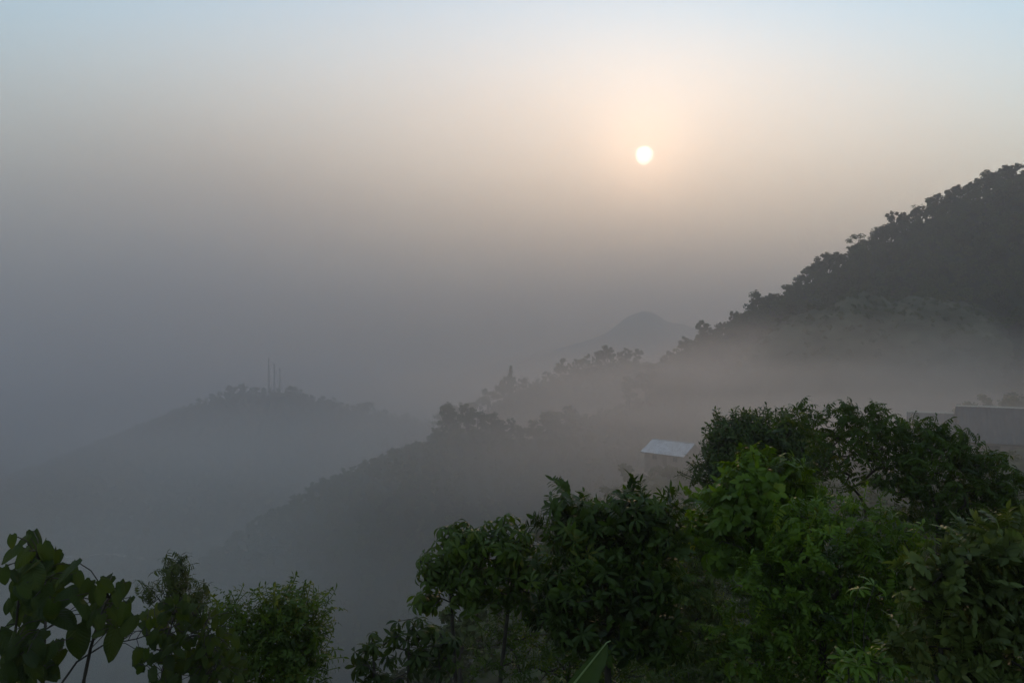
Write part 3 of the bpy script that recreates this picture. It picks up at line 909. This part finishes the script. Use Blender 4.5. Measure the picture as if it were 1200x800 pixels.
def mast(px, py_top, label, w, n, ants):
    d_ = 905.0; x = (px - 600) / F * d_
    zb = float(hillt_h(np.array([x]), np.array([d_]))[0]) - .5
    H = (400 - py_top) / F * d_ - zb
    root = tag(empty('radio_mast', (x, d_, zb)), label, 'mast', None)
    V, Fc = [], []
    def wid(z): return w * (1 - .55 * z / H)
    cor = ((-1, -1), (1, -1), (1, 1), (-1, 1))
    for cx, cy2 in cor:
        leg = tube([Vector((cx * wid(z) / 2, cy2 * wid(z) / 2, z)) for z in (0, H * .33, H * .66, H)], [.24, .22, .18, .14], 5)
        link(bpy.data.objects.new('leg', data_mesh('leg', *leg, [M['steel']])), root)
    for i in range(n):
        z0, z1 = H * i / n, H * (i + 1) / n
        for k_ in range(4):
            a_, b2 = cor[k_], cor[(k_ + 1) % 4]
            for (pa, za, pb, zb2) in ((a_, z0, b2, z1), (b2, z0, a_, z1), (a_, z1, b2, z1)):
                tube([Vector((pa[0] * wid(za) / 2, pa[1] * wid(za) / 2, za)), Vector((pb[0] * wid(zb2) / 2, pb[1] * wid(zb2) / 2, zb2))], [.09, .09], 4, V, Fc)
    o = link(bpy.data.objects.new('lattice', data_mesh('lattice', V, Fc, [M['steel']])), root); o['kind'] = 'stuff'
    link(bpy.data.objects.new('rod', data_mesh('rod', *tube([Vector((0, 0, H - .2)), Vector((0, 0, H + 2.5))], [.12, .06], 5), [M['steel']])), root)
    for k_ in range(ants):
        a_ = k_ * 2.1
        boxpart('antenna', (math.cos(a_) * .9, math.sin(a_) * .9, H - 2.2), (.35, .35, 2.2), M['plaster'], root, a_)
    return root
mast(315, 419, 'tallest of three faint radio masts on the misty hilltop', 1.9, 14, 3)
mast(321.5, 426, 'middle of three faint radio masts on the misty hilltop', 1.7, 12, 3)
mast(328, 431, 'shortest of three faint radio masts on the misty hilltop', 1.6, 10, 3)
boxpart_root = tag(empty('mast_hut', (P(321, 450, 900).x, 900, float(hillt_h(np.array([P(321, 450, 900).x]), np.array([900.]))[0]))), 'small equipment hut at the foot of the radio masts', 'hut')
boxpart('wall', (0, 0, 1.2), (9, 4, 3.4), M['plaster'], boxpart_root); boxpart('roof', (0, 0, 3.05), (9.8, 4.8, .3), M['tin_old'], boxpart_root)

# pale road on the valley floor
def road(pts, w):
    V, Fc = [], []
    pts = np.array(pts, float); q = []
    for a_, b2 in zip(pts[:-1], pts[1:]):
        for k_ in range(12): q.append(a_ + (b2 - a_) * k_ / 12)
    q.append(pts[-1]); q = np.array(q)
    t_ = np.gradient(q, axis=0); t_ /= np.linalg.norm(t_, axis=1)[:, None]; nrm = np.c_[-t_[:, 1], t_[:, 0]]
    for i, p in enumerate(q):
        for s_ in (-1, 1):
            e = p + nrm[i] * w / 2 * s_
            V.append((e[0], e[1], float(ground_h(e[:1], e[1:2])[0]) + .6))
        if i: Fc.append((2 * i - 2, 2 * i - 1, 2 * i + 1, 2 * i))
    o = mesh_obj('road', V, Fc, plain_mat('pale_road', (.42, .40, .36), .9, noise=(.3, .28, .25), nscale=.2)); o['kind'] = 'structure'
road([(-470, 600), (-420, 592), (-370, 588), (-330, 592), (-290, 586)], 5)

# ------------------------------------------------------------------ the trees and shrubs on the slope below the camera
plant('schefflera_tree', 'slender tree with umbrella-like drooping whorls and bare lower trunk, beside the pale banana leaf', 'tree', 11.0, 541,
      [(540, 634, 34, 24), (515, 668, 30, 28), (590, 632, 40, 24), (555, 668, 46, 28), (610, 665, 32, 30), (500, 703, 18, 15), (565, 697, 42, 18), (605, 700, 25, 18)],
      'whorl_droop', 'mid', 300, 260, 1, r_base=.05, scale=.9, top_px=(545, 690), stems=2)
plant('dense_tree', 'dense dark green tree with clustered leaves behind the pale banana leaf', 'tree', 10.2, 715,
      [(672, 612, 38, 30), (745, 602, 46, 30), (700, 640, 52, 34), (765, 630, 30, 34), (680, 680, 56, 36), (750, 685, 48, 44), (650, 720, 24, 30), (700, 740, 60, 40), (765, 745, 36, 44)],
      ('whorl', 'whorl_droop', 'oval'), 'dark', 300, 950, 2, r_base=.06, scale=.9, top_px=(715, 650))
plant('drooping_shrub', 'low dark shrub with limp hanging oval leaves at the foot of the slender tree', 'shrub', 8.6, 485,
      [(425, 772, 18, 16), (447, 752, 20, 16), (470, 742, 20, 18), (495, 735, 20, 16), (455, 788, 40, 18), (500, 770, 32, 22), (525, 745, 16, 14)],
      'whorl_droop', 'broad', 90, 10, 3, r_base=.025, scale=.78, stems=3, out_bias=.6, up_bias=.9)
plant('feathery_tree', 'feathery-topped bush with narrow leaves behind the broad-leaved vine mound', 'bush', 7.4, 205,
      [(204, 684, 13, 24), (204, 668, 8, 9), (176, 700, 12, 12), (232, 704, 15, 15), (210, 715, 26, 18)],
      'narrow', 'olive', 110, 60, 4, r_base=.025, scale=.66, up_bias=1.1)
plant('fine_leaved_shrub', 'fine-leaved green shrub standing alone at the valley edge, right of the vine mound', 'shrub', 8.2, 325,
      [(325, 712, 18, 18), (352, 722, 28, 20), (338, 752, 36, 26), (290, 738, 22, 18), (268, 722, 16, 12), (300, 768, 34, 26), (350, 775, 26, 26), (325, 795, 50, 20)],
      'small', 'mid', 300, 520, 5, r_base=.035, scale=.9)
plant('slope_bush', 'light green tangled bush on the slope between the dense tree and the bright tree', 'bush', 21.0, 812,
      [(812, 630, 28, 34), (800, 680, 34, 40), (820, 725, 34, 36), (800, 775, 44, 40), (840, 770, 30, 40)],
      ('fern', 'small'), 'mid', 300, 900, 6, r_base=.05, scale=1.8)
plant('far_dark_tree', 'dark rounded small-leaved tree beside the tin-roofed hut', 'tree', 24.0, 890,
      [(868, 514, 30, 18), (848, 530, 14, 12), (905, 515, 36, 22), (930, 540, 34, 30), (824, 560, 12, 12), (875, 550, 44, 28), (905, 575, 56, 26)],
      'small', 'dark', 300, 1700, 7, r_base=.12, scale=2.3)
plant('drooping_tree', 'open tree with hanging compound leaves and fanning bare twigs, in front of the long house', 'tree', 14.5, 1018,
      [(932, 494, 22, 10), (960, 505, 26, 12), (985, 490, 20, 11), (1005, 510, 30, 14), (1030, 494, 22, 12), (1050, 512, 30, 16), (985, 530, 34, 12), (1040, 538, 40, 20), (970, 552, 18, 10), (1000, 565, 16, 10), (940, 482, 16, 5), (1018, 482, 12, 6), (985, 480, 8, 5)],
      'compound', 'dark', 260, 160, 8, r_base=.035, scale=.95, top_px=(1014, 600), up_bias=.55)
plant('spreading_tree', 'spreading tree with tiers of drooping compound leaves beside the long house wall', 'tree', 13.5, 1105,
      [(1070, 505, 18, 6), (1105, 507, 12, 6), (1130, 520, 14, 6), (1160, 540, 12, 6), (1190, 560, 10, 6), (1075, 520, 28, 12), (1110, 520, 24, 14), (1095, 545, 46, 22), (1145, 545, 28, 18), (1150, 572, 38, 20), (1185, 585, 22, 20), (1100, 578, 44, 22), (1055, 565, 30, 22), (1160, 605, 40, 22), (1090, 610, 40, 18)],
      'compound', 'dark', 300, 420, 9, r_base=.06, scale=1.0, top_px=(1100, 590), up_bias=.55)
plant('bright_tree', 'bright green tree with broad sunlit top leaves in front of the dark rounded tree', 'tree', 11.0, 890,
      [(897, 563, 32, 20), (862, 580, 30, 20), (925, 580, 26, 18), (880, 605, 46, 28), (850, 640, 26, 40), (885, 650, 40, 36), (930, 615, 26, 22)],
      ('whorl', 'oval', 'crown'), 'bright', 300, 480, 10, r_base=.06, scale=.95)
plant('ferny_bush', 'big billowing fern-leaved green bush filling the slope below the bright tree', 'bush', 9.6, 965,
      [(945, 618, 34, 20), (1000, 610, 40, 18), (1040, 632, 34, 20), (970, 650, 60, 32), (1030, 675, 50, 34), (910, 690, 46, 40), (960, 720, 60, 44), (1020, 735, 56, 44), (890, 760, 56, 40), (950, 785, 70, 36)],
      ('fern', 'compound', 'small'), 'bright', 300, 1000, 11, r_base=.06, scale=1.0, depth=.8)
plant('pale_leaved_shrub', 'shrub with long pale-backed leaves held flat, growing below the spreading tree', 'shrub', 6.6, 1140,
      [(1180, 628, 26, 14), (1150, 650, 44, 16), (1190, 655, 24, 20), (1110, 675, 40, 20), (1160, 685, 44, 24), (1085, 700, 24, 18), (1130, 720, 54, 34), (1180, 730, 34, 40), (1110, 770, 54, 34), (1175, 785, 40, 30)],
      'oval', 'pale', 240, 240, 12, r_base=.035, scale=.72, stems=3, out_bias=.6, up_bias=.25, depth=.7)
plant('low_seedling', 'low leafy seedling with big rounded leaves under the fern-leaved bush', 'plant', 6.4, 1015,
      [(1010, 690, 20, 8), (1000, 775, 22, 18), (1035, 780, 26, 18), (985, 795, 22, 14)],
      'whorl', 'bright', 24, 0, 13, r_base=.014, scale=.75, stems=2, up_bias=1.0)
plant('understory_bush', 'shadowy bush under the dense tree, behind the pale banana leaf', 'bush', 11.6, 640,
      [(590, 765, 50, 30), (640, 775, 50, 34), (700, 780, 50, 34), (770, 785, 50, 30), (600, 740, 24, 20)],
      'small', 'dark', 180, 260, 14, r_base=.03, scale=1.0)

# broad-leaved vine mound and the big-leaved plant: every leaf is a part
def hang_leaf(px, py, rpx, d, root, base, r, meshes, part='leaf'):
    p = P(px, py, d + r.uniform(-.35, .35)); L = 1.5 * rpx / F * d
    o = bpy.data.objects.new(part, r.choice(meshes)); o.rotation_mode = 'QUATERNION'
    az = r.uniform(-3.14, 3.14); pitch = r.uniform(.35, 1.25)
    dirv = Vector((math.cos(az) * math.cos(pitch), -abs(math.sin(az)) * math.cos(pitch) * .8, -math.sin(pitch)))
    nrm = Vector((r.gauss(0, .35), -.55 + r.gauss(0, .3), .75)); yv = nrm.cross(dirv).normalized(); zv = dirv.cross(yv)
    m3 = Matrix(((dirv.x, yv.x, zv.x), (dirv.y, yv.y, zv.y), (dirv.z, yv.z, zv.z)))
    o.rotation_quaternion = m3.to_quaternion(); o.scale = (L,) * 3
    top = p - dirv * L * .5
    o.location = top - base; link(o, root)
    return top

def leafy_stems(name, label, cat, d, leaves, stems, seed, mat, fill=(), thick=.012):
    r = random.Random(seed)
    bx_ = (stems[0][0][0] - 600) / F * d
    base = Vector((bx_, d, float(ground_h(np.array([bx_]), np.array([d]))[0]) - .05))
    root = tag(empty(name, base), label, cat)
    meshes = []
    for _ in range(5):
        V, Fc = heart_leaf(1.0, r.uniform(.78, .95), r, r.uniform(.2, .9)); meshes.append(data_mesh('leaf', V, Fc, [LEAF[mat]]))
    lv = list(leaves)
    for (cx, cy2, rx, ry, n, lo, hi) in fill:
        for _ in range(n):
            a = r.uniform(0, 6.28); q = r.random() ** .5
            lv.append((cx + rx * q * math.cos(a), cy2 + ry * q * math.sin(a), r.uniform(lo, hi)))
    tops = [hang_leaf(*l, d, root, base, r, meshes) for l in lv]
    nodes = []
    for st in stems:
        pts = [P(x, y, d + r.uniform(-.05, .05)) for x, y in st]
        b_ = Vector((pts[0].x, pts[0].y, float(ground_h(np.array([pts[0].x]), np.array([pts[0].y]))[0]) - .05))
        path = [b_] + pts
        fine = []
        for a_, b2 in zip(path[:-1], path[1:]):
            for k_ in range(4): fine.append(a_.lerp(b2, k_ / 4))
        fine.append(path[-1]); nodes += fine[3:]
        V, Fc = tube([p - base for p in fine], [thick * (1.2 - .8 * k_ / len(fine)) for k_ in range(len(fine))], 6)
        link(bpy.data.objects.new('stem', data_mesh('stem', V, Fc, [M['bark']])), root)
    V, Fc = [], []
    for t_ in tops:
        n_ = min(nodes, key=lambda q: (q - t_).length + max(0, q.z - t_.z) * .6)
        mid = n_.lerp(t_, .55) + Vector((0, 0, .12 * (t_ - n_).length))
        tube([n_ - base, mid - base, t_ - base], [.004, .0035, .003], 4, V, Fc)
    o = link(bpy.data.objects.new('leaf_stalks', data_mesh('leaf_stalks', V, Fc, [M['bark']])), root); o['kind'] = 'stuff'
    return root

leafy_stems('heart_leaved_plant', 'tall plant with large heart-shaped leaves on bare stems at the valley edge', 'plant', 4.6,
    [(13, 634, 10), (11, 648, 16), (25, 634, 13), (42, 634, 19), (50, 644, 15), (30, 655, 17), (61, 656, 17), (79, 666, 19), (84, 672, 15), (40, 674, 22), (62, 682, 24), (92, 680, 13), (101, 690, 14),
     (36, 714, 28), (72, 720, 28), (13, 706, 26), (99, 710, 20), (90, 752, 26), (121, 683, 17), (140, 694, 18), (116, 698, 15), (133, 720, 26), (146, 708, 16), (114, 740, 13), (128, 757, 26), (155, 732, 11),
     (36, 748, 22), (13, 752, 25), (52, 757, 17), (43, 768, 22), (20, 778, 26), (56, 786, 21), (8, 730, 22), (74, 700, 20), (52, 700, 18), (24, 690, 19), (88, 700, 16), (108, 722, 14), (5, 672, 12)],
    [[(50, 798), (52, 750), (55, 700), (50, 660)], [(98, 798), (106, 760), (116, 725), (128, 700)], [(15, 798), (18, 740), (22, 700)]], 61, 'heart',
    fill=[(40, 685, 38, 46, 44, 8, 18), (30, 770, 38, 30, 40, 10, 20), (128, 718, 26, 32, 26, 8, 16)])
leafy_stems('vine_mound', 'dark mound of broad-leaved vine hanging over a bush, with one long arching shoot', 'vine', 6.2,
    [], [[(190, 800), (195, 750), (205, 720)], [(240, 800), (242, 760), (238, 730)], [(68, 806), (90, 775), (120, 756), (160, 748), (205, 733)]], 62, 'heart',
    fill=[(195, 730, 34, 24, 50, 6, 12), (245, 748, 34, 34, 56, 6, 11), (200, 775, 44, 30, 80, 7, 13), (255, 785, 38, 22, 60, 6, 11), (215, 712, 22, 12, 20, 5, 9)], thick=.010)

# banana plant: only its upright young leaf reaches into view
def banana():
    d_ = 6.2
    a = P(655, 822, d_); t_ = P(711, 752, d_)
    gx, gy = a.x - .35, d_ + .1
    base = Vector((gx, gy, float(ground_h(np.array([gx]), np.array([gy]))[0]) - .05))
    root = tag(empty('banana_plant', base), 'banana plant with one pale upright leaf poking up in front of the dense tree', 'plant')
    mat = leaf_mat('banana_leaf', (0.030, 0.058, 0.020), (0.060, 0.100, 0.034), rough=.5, trans=.35, scale=9)
    rib = plain_mat('banana_midrib', (0.20, 0.26, 0.10), .5)
    V, Fc = [], []
    ax = t_ - a; L = ax.length * 1.0; u = ax.normalized()
    side = Vector((1, .35, -.15)); side = (side - u * side.dot(u)).normalized()
    n_ = 44
    S = (-.30, -.1, 0, .12, .35, .65, .85, 1.0)
    start = -1.4
    for i in range(n_ + 1):
        q = start + (1 - start) * i / n_
        prof = max(0.0, min(1, (1 - q) * 1.9)) ** .55 * max(.0, min(1, (q - start) * 4)) ** .5
        c_ = a + u * (q * L)
        for s_ in S:
            w_ = .215 * prof * s_ * (1 + .05 * math.sin(q * 23) + .03 * math.sin(q * 61) if s_ > .7 else 1)
            ripple = .007 * math.sin(q * 62 + abs(s_) * 2.5) * min(1, abs(s_) * 3)
            V.append(c_ - base + side * w_ + Vector((0, -.075 * s_ * s_ + ripple, 0)) + u * (-.10 * abs(s_) * prof) + Vector((0, 0, ripple * .5)))
    m_ = len(S)
    for i in range(n_):
        for j in range(m_ - 1): Fc.append((i * m_ + j, i * m_ + j + 1, (i + 1) * m_ + j + 1, (i + 1) * m_ + j))
    lf = link(bpy.data.objects.new('leaf', data_mesh('leaf', V, Fc, [mat])), root)
    path = [a + u * (q * L) - base + Vector((0, -.006, 0)) for q in np.linspace(start - .1, 1, 12)]
    path.append(t_ - base + Vector((.035, 0, .012)))
    link(bpy.data.objects.new('midrib', data_mesh('midrib', *tube(path, [.020 - .015 * k_ / 12 for k_ in range(13)], 6), [rib])), lf)
    st = [Vector((0, 0, 0)), Vector((.02, 0, .7)), path[0] * .55 + Vector((0, 0, .2)), path[0]]
    link(bpy.data.objects.new('stem', data_mesh('stem', *tube(st, [.09, .075, .045, .02], 8), [rib])), root)
banana()

# ground cover on the near slope
cover = variants('cover_spray', SPRAY['fern'], 3, LEAF['mid'], 71) + variants('cover_spray', SPRAY['whorl'], 3, LEAF['olive'], 72) + variants('cover_spray', SPRAY['small'], 2, LEAF['dark'], 73)
X, Y = jgrid(-9, 24, 4, 34, .32, 74)
g = ground_h(X, Y); k = (X > -1.0 * Y + 1) | (Y < 12)
k &= (np.abs(X) < Y * .95 + 2)
r_ = np.random.default_rng(75)
lift = r_.uniform(0, .9, len(X)) * (fbm(X, Y, 5, 76) * .5 + .6)
scatter('undergrowth', np.c_[X, Y, g + lift][k], cover, 1.3, 2.6, 77, tilt=.7)

# ------------------------------------------------------------------ haze and mist
haze_mat = bpy.data.materials.new('haze_air'); haze_mat.use_nodes = True
hn, hl = haze_mat.node_tree.nodes, haze_mat.node_tree.links
hn.clear()
ho = hn.new('ShaderNodeOutputMaterial'); hv = hn.new('ShaderNodeVolumePrincipled')
hv.inputs['Color'].default_value = (0.91, 0.85, 0.83, 1)
hv.inputs['Density'].default_value = 0.0008
hv.inputs['Anisotropy'].default_value = 0.35
hl.new(hv.outputs[0], ho.inputs['Volume'])
def box(name, lo, hi, mat):
    v = [(x, y, z) for z in (lo[2], hi[2]) for y in (lo[1], hi[1]) for x in (lo[0], hi[0])]
    f = [(0, 2, 3, 1), (4, 5, 7, 6), (0, 1, 5, 4), (2, 6, 7, 3), (0, 4, 6, 2), (1, 3, 7, 5)]
    return mesh_obj(name, v, f, mat)
tag(box('haze', (-6100, -6100, -420), (6100, 6100, 300), haze_mat), kind='stuff')

def mist(name, c, r, density, seed, nscale=1.6, nlo=0.35, nhi=0.7, inner=0.15, g=0.35, col=(0.77, 0.785, 0.90), halo=0.0):
    m = bpy.data.materials.new(name); m.use_nodes = True
    n, l = m.node_tree.nodes, m.node_tree.links
    n.clear()
    out = n.new('ShaderNodeOutputMaterial'); v = n.new('ShaderNodeVolumePrincipled')
    v.inputs['Color'].default_value = (*col, 1); v.inputs['Anisotropy'].default_value = g
    tc = n.new('ShaderNodeTexCoord')
    ln = n.new('ShaderNodeVectorMath'); ln.operation = 'LENGTH'
    l.new(tc.outputs['Object'], ln.inputs[0])
    fall = n.new('ShaderNodeMapRange'); fall.interpolation_type = 'SMOOTHSTEP'
    fall.inputs['From Min'].default_value = 1.0; fall.inputs['From Max'].default_value = inner
    l.new(ln.outputs['Value'], fall.inputs['Value'])
    nz = n.new('ShaderNodeTexNoise'); nz.noise_dimensions = '4D'; nz.inputs['W'].default_value = seed * 3.7
    nz.inputs['Scale'].default_value = nscale; nz.inputs['Detail'].default_value = 2
    l.new(tc.outputs['Object'], nz.inputs['Vector'])
    nr = n.new('ShaderNodeMapRange'); nr.inputs['From Min'].default_value = nlo; nr.inputs['From Max'].default_value = nhi
    l.new(nz.outputs['Fac'], nr.inputs['Value'])
    a = n.new('ShaderNodeMath'); a.operation = 'MULTIPLY'
    l.new(fall.outputs[0], a.inputs[0]); l.new(nr.outputs[0], a.inputs[1])
    b = n.new('ShaderNodeMath'); b.operation = 'MULTIPLY'; b.inputs[1].default_value = density
    l.new(a.outputs[0], b.inputs[0]); l.new(b.outputs[0], v.inputs['Density'])
    if halo:
        sc_ = n.new('ShaderNodeVolumeScatter'); sc_.inputs['Anisotropy'].default_value = 0.93
        sc_.inputs['Color'].default_value = (1.0, 0.86, 0.74, 1)
        hm = n.new('ShaderNodeMath'); hm.operation = 'MULTIPLY'; hm.inputs[1].default_value = density * halo
        l.new(a.outputs[0], hm.inputs[0]); l.new(hm.outputs[0], sc_.inputs['Density'])
        ad = n.new('ShaderNodeAddShader'); l.new(v.outputs[0], ad.inputs[0]); l.new(sc_.outputs[0], ad.inputs[1])
        l.new(ad.outputs[0], out.inputs['Volume'])
    else:
        l.new(v.outputs[0], out.inputs['Volume'])
    import bmesh
    bm = bmesh.new(); bmesh.ops.create_icosphere(bm, subdivisions=3, radius=1.02)
    me = bpy.data.meshes.new(name); bm.to_mesh(me); bm.free(); me.materials.append(m)
    o = link(bpy.data.objects.new(name, me)); o.location = c; o.scale = r
    return tag(o, kind='stuff')

WARM = (0.97, 0.86, 0.79)
mist('valley_mist', (-1050, 950, -40), (1200, 620, 620), 0.0034, 1, col=(0.68, 0.70, 0.82))
mist('distant_mist', (-100, 3500, 0), (5200, 1750, 2000), 0.0022, 5, nlo=0.1, nhi=0.6, inner=0.1, g=0.60, col=(0.87, 0.795, 0.745), halo=0.032)
mist('peak_mist', (150, 1900, -110), (1500, 300, 150), 0.0046, 8, g=.5, col=WARM, nlo=.25)
mist('ridge_mist', (25, 425, -42), (180, 110, 42), 0.0100, 2, g=.5, col=WARM)
mist('hill_foot_mist', (85, 225, -20), (165, 95, 34), 0.022, 3, g=.5, col=WARM, nscale=2.6, nlo=.30, nhi=.68, inner=0.0)
mist('hill_foot_mist', (150, 240, -14), (70, 60, 26), 0.010, 9, g=.5, col=WARM, nscale=2.2, nlo=.35, nhi=.7, inner=0.0)
mist('hamlet_mist', (52, 82, -13), (85, 50, 14), 0.021, 4, g=.5, col=WARM, nlo=.2)
mist('slope_mist', (-85, 260, -80), (190, 170, 70), 0.009, 6, g=.4, col=(.80, .80, .80))
mist('slope_mist', (-330, 620, -85), (560, 230, 125), 0.0060, 7, g=.4, col=(.82, .80, .84))
mist('near_valley_mist', (-45, 140, -52), (120, 85, 50), 0.009, 10, g=.4, col=(.80, .79, .78))
mist('hill_foot_mist', (100, 300, -8), (48, 55, 25), 0.014, 11, g=.5, col=WARM, nscale=1.8, nlo=.35, nhi=.7, inner=0.0)
mist('hill_foot_mist', (205, 270, -10), (60, 50, 22), 0.010, 12, g=.5, col=WARM, nscale=2.0, nlo=.4, nhi=.7, inner=0.0)
